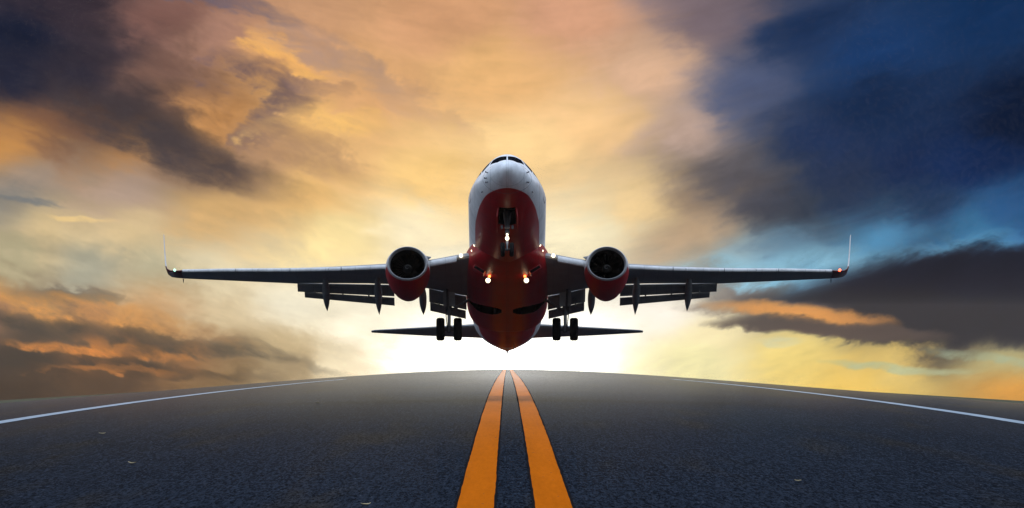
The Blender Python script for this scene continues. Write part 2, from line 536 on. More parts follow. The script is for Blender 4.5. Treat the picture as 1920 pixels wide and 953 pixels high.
# grass land falling away on both sides, one sheet out to the horizon
M_grass, N, B = material('dry_grass', rough=0.95, spec=0.1)
ax, ay, _ = N.sep(obj_xyz(N))
gn = N.noise(N.xyz(ax * 0.3, ay * 0.05), 1.0, 6.0, 0.6)
N.link(N.mix(gn.step(0.35, 0.7), (0.035, 0.045, 0.02), (0.08, 0.07, 0.035)), B.inputs['Base Color'])
gcols = [s * v for s in (-1, 1) for v in (0, 20, 40, 48, 55, 65, 80, 110, 160, 260, 400)]
gcols = sorted(set(gcols))
def land_z(x, yy):
    a = abs(x - RX)
    if a <= 75: z = crown(x)
    else: z = crown(RX + 75) + (a - 75) * 0.06 if a < 400 else crown(RX + 75) + 325 * 0.06 + (a - 400) * 0.02
    return -g_prof(yy) - z - 0.12
vs, fs = [], []
grow = [-400, -80] + rows[2:] + [3300]
for yy in grow:
    vs += [(x, yy, land_z(x, min(yy, 4000)) - max(0, yy - 4000) * 0.012) for x in gcols]
n = len(gcols)
for i in range(len(grow) - 1):
    for j in range(n - 1):
        a = i * n + j
        fs.append((a, a + 1, a + 1 + n, a + n))
land = mesh_obj('ground', vs, fs, M_grass, None, 60)
tag(land, 'dim grass land falling away beside the runway', kind='structure')


# ------------------------------------------------------------------ aircraft materials
def painted(name, fn, rough=0.40, spec=0.45, coat=0.0):
    """gloss paint with faint streaks of grime; fn(N, x, y, z) gives the paint colour"""
    m, N, B = material(name, rough=rough, spec=spec, coat=coat)
    co = obj_xyz(N)
    x, y, z = N.sep(co)
    n1 = N.noise(N.xyz(x * 3.0, y * 0.35, z * 3.0), 1.0, 5.0, 0.6)
    n2 = N.noise(co, 9.0, 4.0, 0.6)
    c = fn(N, x, y, z)
    # panel joints: rows along the body and lap seams lengthwise, slightly dirty
    fy = (y * (1.0 / 1.9))._m('FRACT', y * (1.0 / 1.9))
    fx = ((x.abs() + 0.33) * (1.0 / 0.74))._m('FRACT', (x.abs() + 0.33) * (1.0 / 0.74))
    seam = ((fy - 0.5).abs() * 1.9).lt(0.014).max(((fx - 0.5).abs() * 0.74).lt(0.010))
    n3 = N.noise(N.xyz(x * 1.1, y * 1.4, z * 1.1), 1.0, 3.0, 0.5)
    c = N.vm('SCALE', c, ((n1 - 0.5) * 0.7 + (n2 - 0.5) * 0.25 + (n3 - 0.5) * 0.5 + 1.0) * (1.0 - seam * 0.32))
    N.link(c, B.inputs['Base Color'])
    N.link((n1 - 0.5) * 0.25 + rough, B.inputs['Roughness'])
    return m
RED = (0.40, 0.010, 0.014)
WHITE = (0.74, 0.75, 0.77)
def fus_col(N, x, y, z):
    lim = y.step(5.0, 9.0) * 0.09 - 1.235
    return N.mix((z - lim).step(-0.012, 0.012), RED, WHITE)
M_fus = painted('fuselage_paint', fus_col)
M_red = painted('red_paint', lambda N, x, y, z: N.mix(0.0, RED, RED))
M_cowl = painted('cowl_paint', lambda N, x, y, z: N.mix((z + 1.86).step(-0.012, 0.012), RED, (0.62, 0.63, 0.64)))
M_winglet = painted('winglet_paint', lambda N, x, y, z: N.mix((z - 0.62).step(-0.015, 0.015), (0.12, 0.008, 0.010), WHITE))
M_wing = painted('wing_grey', lambda N, x, y, z: N.mix(0.0, (0.25, 0.25, 0.25), (0, 0, 0)), 0.45, 0.4, 0.0)
M_slat = painted('slat_metal', lambda N, x, y, z: N.mix(0.0, (0.62, 0.61, 0.60), (0, 0, 0)), 0.4, 0.5, 0.0)
M_lip, _, _ = material('inlet_lip_metal', (0.42, 0.42, 0.43), 0.4, 0.25)
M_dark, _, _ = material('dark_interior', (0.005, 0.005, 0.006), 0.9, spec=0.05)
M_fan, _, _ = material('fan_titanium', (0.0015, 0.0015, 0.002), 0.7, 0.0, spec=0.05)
M_spin, N, B = material('spinner_paint', (0.01, 0.01, 0.01), 0.5, spec=0.2)
M_swirl, _, _ = material('spinner_swirl', (0.09, 0.09, 0.09), 0.5)
M_glass, _, _ = material('cockpit_glass', (0.006, 0.007, 0.010), 0.3, spec=0.0)
M_strut, _, _ = material('strut_metal', (0.10, 0.10, 0.105), 0.5, 0.4)
M_chrome, _, _ = material('oleo_chrome', (0.22, 0.22, 0.22), 0.3, 0.8)
M_tyre, N, B = material('tyre_rubber', (0.010, 0.010, 0.011), 0.9, spec=0.1)
M_hub, _, _ = material('wheel_hub', (0.25, 0.25, 0.26), 0.45, 0.6)
M_seam, _, _ = material('seam_sealant', (0.10, 0.10, 0.11), 0.7)
M_soot, _, _ = material('exhaust_metal', (0.09, 0.085, 0.08), 0.5, 0.8)
M_lamp, _, _ = material('lamp_and_reflection', (1, 1, 1), 0.3, emit=(1.0, 0.80, 0.50), emit_k=4.0)  # also serves the lamp reflections on the fuselage side
M_redglow, _, _ = material('red_glow_disc', (1, 0.3, 0.1), 0.3, emit=(1.0, 0.22, 0.05), emit_k=4.0)
M_green, _, _ = material('green_nav_lamp', (0.1, 0.8, 0.5), 0.3, emit=(0.45, 1.0, 0.75), emit_k=2.0)
M_rednav, _, _ = material('red_nav_lamp', (0.8, 0.05, 0.02), 0.3, emit=(1.0, 0.10, 0.04), emit_k=6.0)

# ------------------------------------------------------------------ the aircraft: nose at its origin, tail along +y
PITCH = R(15)
plane = bpy.data.objects.new('passenger_airplane', None)
COL.objects.link(plane)
plane.location = (0.0, 246.6, EYE + 7.59)
plane.rotation_euler = (-PITCH, 0, 0)
tag(plane, 'white and red twin-engine passenger jet climbing with landing gear down', 'airplane')

# fuselage
NA = 96
ys = [0.0, 0.012, 0.03, 0.06, 0.10, 0.16, 0.25, 0.36]
yy = 0.5
while yy < 9: ys.append(yy); yy += 0.16
while yy < 24.6: ys.append(yy); yy += 0.8
while yy < 39.0: ys.append(yy); yy += 0.35
ys.append(39.1)
mb = MB()
mb.loft([[fus_pt(v, 2 * math.pi * j / NA) if j <= NA // 2 else
          tuple(a * b for a, b in zip(fus_pt(v, 2 * math.pi * (NA - j) / NA), (-1, 1, 1))) for j in range(NA)] for v in ys])
fus = mb.build('fuselage', M_fus, plane, 50)

def skin_patch(corners, s, off, n=8, thick=0.02):
    """panel following the fuselage skin: corners as (y, phi deg) going round"""
    mb = MB()
    grid = []
    for i in range(n + 1):
        for j in range(n + 1):
            a, b = i / n, j / n
            yv = (1 - a) * (1 - b) * corners[0][0] + a * (1 - b) * corners[1][0] + a * b * corners[2][0] + (1 - a) * b * corners[3][0]
            ph = (1 - a) * (1 - b) * corners[0][1] + a * (1 - b) * corners[1][1] + a * b * corners[2][1] + (1 - a) * b * corners[3][1]
            grid.append((yv, R(ph)))
    top = [fus_pt(a, b, off) for a, b in grid]
    bot = [fus_pt(a, b, off - thick) for a, b in grid]
    fl = lambda p: (p[0] * s, p[1], p[2])
    vs = [fl(p) for p in top] + [fl(p) for p in bot]
    m = n + 1; k = m * m; fs = []
    for i in range(n):
        for j in range(n):
            a = i * m + j
            fs.append((a, a + 1, a + 1 + m, a + m))
            fs.append((a + k, a + m + k, a + 1 + m + k, a + 1 + k))
    for i in range(n):
        for (a, b) in ((i, i + 1), (n * m + i, n * m + i + 1), (i * m, (i + 1) * m), (i * m + n, (i + 1) * m + n)):
            fs.append((a, b, b + k, a + k))
    return mb.add(vs, fs)
for s in (1, -1):
    skin_patch([(3.0, 1.4), (3.52, 34.0), (2.74, 44.0), (1.86, 2.4)], s, 0.006).build('windscreen_pane', M_glass, fus, 40)
    skin_patch([(3.62, 38.0), (3.85, 60.0), (2.92, 66.5), (3.00, 47.5)], s, 0.006).build('cockpit_side_window', M_glass, fus, 40)
    skin_patch([(4.0, 61.0), (4.5, 64.0), (4.15, 73.0), (3.2, 69.0)], s, 0.006).build('cockpit_side_window', M_glass, fus, 40)
    # door outline, radome seam, probes
    loop = [(5.3, 62), (6.15, 62), (6.2, 66), (6.2, 98), (6.15, 102), (5.3, 102), (5.25, 98), (5.25, 66), (5.3, 62)]
    pts = []
    for (a, b) in zip(loop[:-1], loop[1:]):
        for t in range(5):
            p = fus_pt(a[0] + (b[0] - a[0]) * t / 5, R(a[1] + (b[1] - a[1]) * t / 5), 0.002)
            pts.append((p[0] * s, p[1], p[2]))
    MB().tube(pts + [pts[0]], 0.011, 6, caps=(False, False)).build('door_outline', M_seam, fus)
    for (pv, ph) in ((1.22, 79), (1.32, 112), (1.28, 98)):
        if s > 0 and ph == 98: continue
        p = Vector(fus_pt(pv, R(ph))); o = Vector(fus_pt(pv, R(ph), 0.11)); p.x *= s; o.x *= s
        q = o + Vector((0, -0.16, 0))
        MB().tube([p, o, q], [0.028, 0.026, 0.018], 8).build('pitot_probe', M_seam, fus)
    p = fus_pt(2.3, R(118), 0.0); q = fus_pt(2.3, R(118), 0.06)
    MB().tube([(p[0] * s, p[1], p[2]), (q[0] * s, q[1] + 0.1, q[2])], [0.03, 0.015], 8).build('vane', M_seam, fus)
seam = [fus_pt(1.75 + 0.25 * math.cos(a), a, 0.001) if a <= math.pi else
        tuple(u * w for u, w in zip(fus_pt(1.75 + 0.25 * math.cos(a), 2 * math.pi - a, 0.001), (-1, 1, 1))) for a in [2 * math.pi * i / 72 for i in range(73)]]
MB().tube(seam, 0.007, 6, caps=(False, False)).build('radome_seam', M_seam, fus)
# belly blades and tail drain mast
for (x, v, h) in ((0.35, 27.5, 0.42), (1.25, 24.9, 0.34), (0.0, 8.5, 0.30)):
    ph = math.pi - math.asin(min(0.95, x / max(0.1, f_hw(v))))
    p = Vector(fus_pt(v, ph)) + Vector((0, 0, 0.05))
    MB().loft([[p + Vector((sx * 0.022, sy, 0)) for sx, sy in ((-1, 0.12), (1, 0.12), (1, -0.12), (-1, -0.12))],
               [p + Vector((sx * 0.012, sy + 0.16, -h)) for sx, sy in ((-1, 0.07), (1, 0.07), (1, -0.07), (-1, -0.07))]]).build('blade_antenna', M_seam, fus)
p = Vector((0, 38.9, 0.86))
MB().tube([p, p + Vector((0, 0.06, -0.26))], [0.05, 0.03], 8).build('drain_mast', M_seam, fus)
p = Vector((0.62, 35.2, 0.05))
MB().tube([p, p + Vector((0.05, 0.1, -0.34))], [0.035, 0.02], 8).build('drain_mast', M_seam, fus)
MB().tube([(0, 38.9, 1.02), (0, 39.35, 1.05)], [0.16, 0.13], 20, caps=(True, True)).build('exhaust_pipe', M_soot, fus)

# nose wheel bay: sunk box with hanging doors either side
def bay(x0, x1, y0, y1, zlow, depth):
    mb = MB()
    lip = lambda x, yv: (x, yv, f_bot(yv) + 0.5 * x * x / 1.5 - 0.012)
    top = f_bot(y1) + depth
    n = 6
    vs = []; fs = []
    ring = [(x0 + (x1 - x0) * t / n, y0) for t in range(n)] + [(x1, y0 + (y1 - y0) * t / n) for t in range(n)] + \
           [(x1 - (x1 - x0) * t / n, y1) for t in range(n)] + [(x0, y1 - (y1 - y0) * t / n) for t in range(n)]
    mb.loft([[(x, yv, lip(x, yv)[2] + depth) for x, yv in ring], [lip(x, yv) for x, yv in ring]], caps=(True, False))
    return mb
# the skin is cut away where the bay is
bmf = bmesh.new(); bmf.from_mesh(fus.data)
kill = [f for f in bmf.faces if abs(f.calc_center_median().x) < 0.40 and 2.95 < f.calc_center_median().y < 5.05 and f.calc_center_median().z < -1.2]
bmesh.ops.delete(bmf, geom=kill, context='FACES'); bmf.to_mesh(fus.data); bmf.free()
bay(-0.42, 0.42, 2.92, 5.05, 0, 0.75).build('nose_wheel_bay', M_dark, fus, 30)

# wing to body fairing with open main wheel wells
fw_hw = pchip([(10.2, 0.9), (11.2, 1.45), (12.4, 1.82), (13.6, 2.0), (15, 2.04), (21.0, 2.03), (22.0, 1.98), (22.9, 1.80), (23.6, 1.5), (24.6, 0.9)])
fw_bot = pchip([(10.2, -1.88), (11.5, -2.04), (13.0, -2.17), (15, -2.27), (21.6, -2.40), (22.5, -2.40), (22.9, -2.34), (23.3, -2.16), (24.0, -1.8), (24.6, -1.6)])
vs, fs, mi = [], [], []
NY, NP = 190, 150
sunk = []
for i in range(NY + 1):
    v = 10.2 + 14.4 * i / NY
    hw, zb = fw_hw(v), fw_bot(v)
    for j in range(NP + 1):
        ph = math.pi * (j / NP) - math.pi / 2          # -90..90 round the lower half
        sx, cx = math.sin(ph), math.cos(ph)
        x = hw * math.copysign(abs(sx) ** 0.72, sx)
        z = -0.9 + (zb + 0.9) * cx ** 0.62
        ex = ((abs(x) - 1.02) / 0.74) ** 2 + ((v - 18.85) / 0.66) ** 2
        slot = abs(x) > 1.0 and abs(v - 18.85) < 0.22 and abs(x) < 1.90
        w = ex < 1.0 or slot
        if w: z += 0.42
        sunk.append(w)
        vs.append((x, v, z))
m = NP + 1
for i in range(NY):
    for j in range(NP):
        a = i * m + j
        f = (a, a + 1, a + 1 + m, a + m)
        fs.append(f); mi.append(1 if any(sunk[q] for q in f) else 0)
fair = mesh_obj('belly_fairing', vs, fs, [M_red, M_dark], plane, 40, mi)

def glow_disc(name, mat, c, nrm, r, depth, parent, shell=None):
    c, nrm = Vector(c), Vector(nrm).normalized()
    o = MB().tube([c + nrm * depth * 0.2, c, c - nrm * depth], [r * 0.55, r, r], 16).build(name, mat, parent)
    return o
for s in (-1, 1):
    MB().tube([(s * 0.93, 13.60, -2.05), (s * 0.93, 13.30, -2.33)], 0.15, 14).build('lamp_housing', M_strut, fair)
    glow_disc('landing_light', M_lamp, (s * 0.93, 13.18, -2.34), (0, -0.97, -0.2), 0.115, 0.08, fair)
    glow_disc('red_glow', M_redglow, (s * 0.86, 12.95, -2.20), (0, -0.95, -0.3), 0.07, 0.07, fair)  # red glow above the landing light, put in as an emissive disc
    # ram air inlet: sloping dark slot
    mbx = MB()
    rot = Matrix.Rotation(R(-32 * s), 3, 'Y')
    mbx.box((s * 1.36, 12.55, -2.02), (0.60, 0.5, 0.20), 0, rot)
    mbx.box((s * 1.36, 12.29, -2.03), (0.52, 0.06, 0.13), 1, rot)
    mbx.build('air_inlet', [M_red, M_dark], fair)
    # lamp reflections on the fuselage side near the wing root, added as glowing discs
    glow_disc('lamp_reflection', M_lamp, (s * 1.56, 11.5, -1.03), (s * 0.25, -1, -0.1), 0.075, 0.08, fair)
    glow_disc('lamp_reflection', M_lamp, (s * 1.70, 12.0, -1.18), (s * 0.25, -1, -0.1), 0.055, 0.08, fair)

# ------------------------------------------------------------------ lifting surfaces
def airfoil(le, te, nrm, tc, n=16, blunt=0.004, camber=0.015):
    le, te, nrm = Vector(le), Vector(te), Vector(nrm)
    c = (te - le).length
    up, lo = [], []
    for i in range(n + 1):
        t = 0.5 - 0.5 * math.cos(math.pi * i / n)
        th = 5 * tc * (0.2969 * math.sqrt(t) - 0.126 * t - 0.3516 * t * t + 0.2843 * t ** 3 - 0.1036 * t ** 4)
        cam = camber * 4 * t * (1 - t)
        p = le.lerp(te, t)
        up.append(p + nrm * (c * (cam + th) + blunt * t))
        lo.append(p + nrm * (c * (cam - th * 0.85) - blunt * t))
    return up + lo[:0:-1]

w_le = lambda x: 12.6 + 0.533 * (x - 1.88)
w_lez = pchip([(1.2, -1.25), (2.1, -1.27), (3.9, -1.33), (6.9, -1.10), (10.4, -0.69), (14, -0.18), (16.3, 0.12), (17.1, 0.24)])
w_te = pchip([(1.2, 19.2), (1.9, 19.1), (3.9, 18.9), (5.6, 19.2), (10.40, 20.1)])
w_tez = pchip([(1.2, -1.56), (1.9, -1.48), (3.9, -1.14), (5.6, -0.84), (10.40, -0.53)])
UP = (0, 0, 1)
def fl(pts, s): return [(p[0] * s, p[1], p[2]) for p in pts]

SLAT = [(0.42, 0.085), (0.22, 0.088), (0.08, 0.062), (-0.02, 0.015), (-0.07, -0.045), (-0.075, -0.10), (-0.05, -0.145), (0.0, -0.165),
        (0.03, -0.16), (0.05, -0.10), (0.10, -0.03), (0.20, 0.025), (0.42, 0.065)]
def flap_panel(x0, x1, ends, th):
    """ends: (y LE, z LE, y TE, z TE) at x0 and at x1"""
    mb = MB(); rings = []
    for t in [i / 8 for i in range(9)]:
        e = [a + (b - a) * t for a, b in zip(*ends)]
        x = x0 + (x1 - x0) * t
        le, te = Vector((x, e[0], e[1])), Vector((x, e[2], e[3]))
        d = (te - le).normalized(); nn = Vector((0, -d.z, d.y))
        prof = [(0.0, 0.0), (0.04, 0.38), (0.16, 0.55), (0.45, 0.5), (1.0, 0.06), (1.0, -0.06), (0.45, -0.34), (0.16, -0.42), (0.04, -0.3)]
        rings.append([le.lerp(te, a) + nn * (b * th) for a, b in prof])
    return rings

def canoe(x, pts, w):
    """flap track fairing: (y, z top, depth) along its length, half width w"""
    rings = []
    n = len(pts)
    for i, (yv, zt, dp, k) in enumerate(pts):
        rings.append([(x + w * k * math.sin(2 * math.pi * j / 14), yv, zt - dp / 2 - dp / 2 * math.cos(2 * math.pi * j / 14)) for j in range(14)])
    return rings

for s in (-1, 1):
    mb = MB(); rings = []
    for x in (1.2, 1.88, 2.6, 3.3, 3.9, 4.8, 5.6, 6.9, 8.2, 9.4, 10.40):
        rings.append(fl(airfoil((x, w_le(x), w_lez(x)), (x, w_te(x), w_tez(x)), UP, 0.125 - 0.002 * x, blunt=0.045), s))
    for x in (10.44, 12, 14, 15.4, 16.3):
        t = (x - 10.4) / 6.7
        rings.append(fl(airfoil((x, w_le(x), w_lez(x)), (x, 20.44 + 1.71 * t, -0.51 + 0.78 * t), UP, 0.105), s))
    mb.loft(rings)
    wing = mb.build('wing', M_wing, plane, 32)

    # slats, each panel by itself
    for (xa, xb, ka, kb) in ((2.45, 4.05, 1.6, 1.5), (5.72, 8.12, 1.05, 1.0), (8.16, 10.70, 1.0, 0.92), (10.74, 13.45, 0.92, 0.86), (13.49, 16.2, 0.86, 0.74)):
        rings = []
        for t in [i / 6 for i in range(7)]:
            x = xa + (xb - xa) * t; kk = ka + (kb - ka) * t
            y0, z0 = w_le(x) - 0.06, w_lez(x) + 0.02
            rings.append(fl([(x, y0 + a * kk, z0 + b * kk) for a, b in SLAT], s))
        MB().loft(rings).build('slat', M_slat, wing, 40)

    # flaps: main and aft element, outboard and inboard
    for (xa, xb, ea, eb, th) in (
            (5.62, 10.46, (19.22, -0.925, 20.30, -1.20), (20.08, -0.605, 20.76, -0.83), 0.15),
            (5.62, 10.12, (20.26, -1.295, 20.98, -1.50), (20.70, -0.89, 21.22, -1.01), 0.10),
            (2.02, 3.88, (19.20, -1.515, 20.36, -1.88), (18.92, -1.185, 20.08, -1.54), 0.175),
            (2.06, 3.84, (20.32, -1.96, 21.10, -2.15), (20.02, -1.60, 20.80, -1.81), 0.135)):
        MB().loft([fl(r, s) for r in flap_panel(xa, xb, (ea, eb), th)]).build('flap', M_wing, wing, 40)
    # flap brackets seen in the slots
    for (x, yv, z0, z1) in ((6.9, 20.42, -1.06, -1.26), (8.2, 20.52, -0.95, -1.14), (9.6, 20.66, -0.83, -1.0), (2.5, 20.28, -1.72, -1.98), (3.4, 20.15, -1.57, -1.82)):
        MB().box((x * s, yv, (z0 + z1) / 2), (0.07, 0.35, abs(z1 - z0))).build('flap_bracket', M_wing, wing, 30)
    # flap track fairings
    for (x, y0, z0, ym, zm, y1, z1, w) in ((9.02, 18.2, -0.72, 19.9, -0.86, 22.1, -1.58, 0.19), (6.40, 16.9, -1.15, 19.4, -1.22, 21.6, -1.90, 0.20),
                                           (4.18, 17.0, -1.45, 19.0, -1.55, 21.2, -2.01, 0.19)):
        pts = []
        for t in [i / 14 for i in range(15)]:
            yv = y0 + (y1 - y0) * t
            zt = z0 + (zm - z0) * min(1, (yv - y0) / (ym - y0)) if yv < ym else zm + (z1 - zm) * ((yv - ym) / (y1 - ym)) ** 1.15
            prof = math.sin(min(1.0, t / 0.45) * math.pi / 2) ** 0.6 if t < 0.45 else max(0.02, 1 - ((t - 0.45) / 0.55) ** 2.0)
            pts.append((yv, zt + 0.1, 0.62 * prof * (0.75 if x < 5 else 0.8), max(0.03, prof)))
        MB().loft([fl(r, s) for r in canoe(x, pts, w)]).build('flap_track_fairing', M_wing, wing, 40)

    # blended winglet
    rings = []
    for (x, ly, lz, ty, tz, ang, tc) in ((16.25, 20.24, 0.115, 21.93, 0.175, 6, 0.10), (16.55, 20.44, 0.15, 22.02, 0.22, 14, 0.095), (16.85, 20.72, 0.25, 22.14, 0.30, 34, 0.085),
                                         (17.03, 21.0, 0.42, 22.28, 0.46, 58, 0.075), (17.11, 21.22, 0.64, 22.40, 0.66, 76, 0.065), (17.16, 21.45, 0.95, 22.52, 0.97, 82, 0.055),
                                         (17.25, 22.0, 1.75, 22.82, 1.76, 83.5, 0.05), (17.34, 22.62, 2.66, 23.18, 2.68, 83.5, 0.05)):
        a = R(ang)
        rings.append(fl(airfoil((x, ly, lz), (x, ty, tz), (-math.sin(a), 0, math.cos(a)), tc, n=12, camber=0.0), s))
    wl = MB().loft(rings).build('winglet', M_winglet, wing, 40)
    glow_disc('navigation_light', M_green if s < 0 else M_rednav, (s * 16.62, 20.42, 0.20), (s * 0.3, -1, 0.15), 0.06, 0.08, wing)
    MB().tube([(s * 16.26, 21.9, 0.12), (s * 16.26, 22.1, 0.0)], [0.03, 0.015], 6).build('static_wick', M_seam, wing)
    glow_disc('wing_root_light', M_lamp, (s * 2.24, 12.62, -1.24), (0, -1, 0.0), 0.085, 0.1, wing)

    # engine
    EX, EY, EZ = 4.83 * s, 12.2, -1.77
    NS = 56
    def ering(yv, rx, rt, rb, dz=0.0):
        out = []
        for j in range(NS):
            a = 2 * math.pi * j / NS
            sx, cx = math.sin(a), math.cos(a)
            out.append((EX + rx * sx, EY + yv, EZ + dz + (rt if cx > 0 else rb) * cx))
        return out
    mb = MB()
    mb.loft([ering(0.16, 1.000, 0.905, 0.830), ering(0.45, 1.052, 0.965, 0.905), ering(0.9, 1.082, 1.01, 0.975), ering(1.5, 1.085, 1.03, 1.03), ering(2.2, 1.04, 1.02, 1.055),
             ering(2.8, 0.95, 0.97, 1.045), ering(3.3, 0.84, 0.90, 0.99), ering(3.75, 0.74, 0.80, 0.88), ering(3.9, 0.71, 0.77, 0.84), ering(3.9, 0.68, 0.74, 0.81), ering(3.3, 0.70, 0.76, 0.84)],
            caps=(False, True))
    eng = mb.build('engine', M_cowl, plane, 35)
    lipr = []
    for k in range(9):
        a = math.pi * k / 8
        off = 0.05 * math.cos(a)
        yv = 0.16 - 0.16 * math.sin(a)
        g = (k / 8)
        lipr.append(ering(yv, 1.0 - 0.135 * g + off * 0.0, 0.905 - 0.12 * g, 0.830 - 0.115 * g))
    lipr.append(ering(0.30, 0.845, 0.775, 0.715))
    MB().loft(lipr, caps=(False, False)).build('inlet_lip', M_lip, eng, 50)
    MB().loft([ering(0.30, 0.845, 0.775, 0.715), ering(0.6, 0.83, 0.79, 0.77), ering(1.0, 0.82, 0.82, 0.82), ering(1.35, 0.82, 0.82, 0.82)], caps=(False, True)).build('inlet_duct', M_dark, eng, 40)
    mb = MB()
    for b in range(24):
        a0 = 2 * math.pi * b / 24
        pr, pf = [], []
        for (r, tw, cy) in ((0.22, 0.10, 0.0), (0.5, 0.16, 0.03), (0.80, 0.21, 0.05)):
            ca, sa = math.cos(a0), math.sin(a0)
            for sg in (-1, 1):
                da = sg * tw / 2 / r * 0.55
                pr.append((EX + r * math.sin(a0 + da), EY + 1.02 + sg * 0.07 + cy, EZ + r * math.cos(a0 + da)))
        vsx = pr + [(p[0], p[1] + 0.02, p[2]) for p in pr]
        mb.add(vsx, [(0, 1, 3, 2), (2, 3, 5, 4), (6, 8, 9, 7), (8, 10, 11, 9), (0, 2, 8, 6), (2, 4, 10, 8), (1, 7, 9, 3), (3, 9, 11, 5), (4, 5, 11, 10), (0, 6, 7, 1)])
    mb.build('fan', M_fan, eng, 30)
    sp = MB()
    sp.loft([[(EX + r * math.sin(2 * math.pi * j / 20), EY + yv, EZ + r * math.cos(2 * math.pi * j / 20)) for j in range(20)] for yv, r in ((0.62, 0.012), (0.66, 0.06), (0.75, 0.13), (0.88, 0.20), (1.0, 0.24))])
    sp.tube([(EX + (0.05 + 0.10 * t) * math.sin(5.2 * t + 2.4), EY + 0.64 + 0.12 * t, EZ + (0.05 + 0.10 * t) * math.cos(5.2 * t + 2.4)) for t in [i / 12 for i in range(13)]], 0.02, 6, 1)
    sp.build('spinner', [M_spin, M_swirl], eng, 40)
    MB().loft([ering(3.2, 0.50, 0.52, 0.52, 0.02), ering(4.2, 0.42, 0.44, 0.44, 0.04), ering(4.75, 0.33, 0.35, 0.35, 0.05), ering(4.75, 0.30, 0.32, 0.32, 0.05), ering(4.5, 0.30, 0.32, 0.32, 0.05)]).build('core_nozzle', M_soot, eng, 35)
    MB().loft([ering(4.4, 0.18, 0.18, 0.18, 0.05), ering(4.9, 0.13, 0.13, 0.13, 0.05), ering(5.25, 0.02, 0.02, 0.02, 0.05)]).build('exhaust_cone', M_soot, eng, 35)
    # pylon
    pl = []
    for (yv, zt, zb, hw) in ((1.3, 0.98, 0.80, 0.05), (2.2, 1.12, 0.7, 0.17), (3.2, 1.05, 0.5, 0.20), (4.3, 0.95, 0.35, 0.19), (5.6, 0.85, 0.40, 0.12), (6.4, 0.75, 0.55, 0.03)):
        pl.append([(EX + a * hw, EY + yv, EZ + b) for a, b in ((-1, zb), (-1, zt - 0.06), (-0.5, zt), (0.5, zt), (1, zt - 0.06), (1, zb))])
    MB().loft(pl).build('pylon', M_wing, eng, 40)
    # strake on the inboard side of the cowl
    MB().add([(EX - s * 0.83, EY + 0.9, EZ + 0.62), (EX - s * 0.86, EY + 1.9, EZ + 0.60), (EX - s * 1.13, EY + 1.75, EZ + 0.80), (EX - s * 0.83, EY + 0.9, EZ + 0.65), (EX - s * 0.86, EY + 1.9, EZ + 0.63), (EX - s * 1.13, EY + 1.75, EZ + 0.83)],
             [(0, 1, 2), (3, 5, 4), (0, 3, 4, 1), (1, 4, 5, 2), (2, 5, 3, 0)]).build('strake', M_cowl, eng)

    # tailplane half
    rings = []
    for (x, ly, lz, ty, tz, tc) in ((0.4, 31.9, 0.50, 36.3, 0.80, 0.10), (1.6, 32.6, 0.60, 36.35, 0.90, 0.10), (4.4, 34.3, 0.90, 36.8, 1.14, 0.09), (7.0, 35.9, 1.19, 37.2, 1.40, 0.09), (7.18, 36.15, 1.23, 37.22, 1.42, 0.06)):
        rings.append(fl(airfoil((x, ly, lz), (x, ty, tz), UP, tc, n=12, camber=-0.005), s))
    MB().loft(rings).build('tailplane', M_wing, plane, 35)

    # main landing gear
    GX, GY = 2.88 * s, 19.4
    mb = MB()
    mb.tube([(GX, 18.9, -1.05), (GX, 19.15, -2.1), (GX, 19.25, -2.45)], [0.15, 0.14, 0.15], 16)
    mb.tube([(GX, 19.25, -2.45), (GX, GY, -3.14)], 0.085, 14, 1)
    mb.tube([(GX - 0.62, GY, -3.14), (GX + 0.62, GY, -3.14)], 0.085, 12)
    mb.tube([(GX, GY, -3.00), (GX, GY, -3.28)], [0.14, 0.12], 12)
    mb.tube([(GX, 19.35, -2.2), (GX, 19.72, -2.55), (GX, 19.45, -2.95)], [0.06, 0.05, 0.06], 8)
    mb.tube([(GX - s * 0.1, 19.1, -2.25), (GX - s * 1.0, 18.95, -1.75), (GX - s * 1.25, 18.9, -1.6)], 0.07, 10)
    mb.tube([(GX + s * 0.06, 19.0, -2.2), (GX + s * 0.10, 18.2, -1.3)], 0.06, 10)
    mb.tube([(GX + s * 0.13, 19.15, -1.4), (GX + s * 0.16, 19.3, -2.4), (GX + s * 0.1, 19.4, -3.0)], 0.022, 6)
    gear = mb.build('main_landing_gear', [M_strut, M_chrome], plane, 40)
    prof = [(0.16, 0.20), (0.30, 0.185), (0.36, 0.17), (0.40, 0.19), (0.45, 0.205), (0.50, 0.198), (0.535, 0.172), (0.558, 0.13), (0.570, 0.08), (0.573, 0.04)]
    def wheel(cx, cy, cz, prof, nm, par, groove=True):
        full = prof + [(0.566, 0.032) if groove and prof[0][0] > 0.1 else prof[-1]] 
        full = [(r, w) for r, w in full]
        half = full + [(r, -w) for r, w in reversed(full)]
        n = 40
        rings = []
        for (r, w) in half:
            rings.append([(cx + w, cy + r * math.sin(2 * math.pi * j / n), cz + r * math.cos(2 * math.pi * j / n)) for j in range(n)])
        m2 = MB()
        rim_r = prof[2][0]
        nh = len(half)
        for i in range(nh - 1):
            m2.loft([rings[i], rings[i + 1]], caps=(False, False), mi=0 if min(half[i][0], half[i + 1][0]) >= rim_r - 1e-6 else 1)
        m2.add(rings[0], [tuple(range(n))], 1); m2.add(rings[-1], [tuple(range(n))], 1)
        o = m2.build(nm, [M_tyre, M_hub], par, 35)
        b2 = bmesh.new(); b2.from_mesh(o.data); bmesh.ops.remove_doubles(b2, verts=b2.verts, dist=1e-5); bmesh.ops.recalc_face_normals(b2, faces=b2.faces); b2.to_mesh(o.data); b2.free()
        return o
    for w in (-0.43, 0.43):
        wheel(GX + w, GY, -3.14, prof, 'wheel', gear)
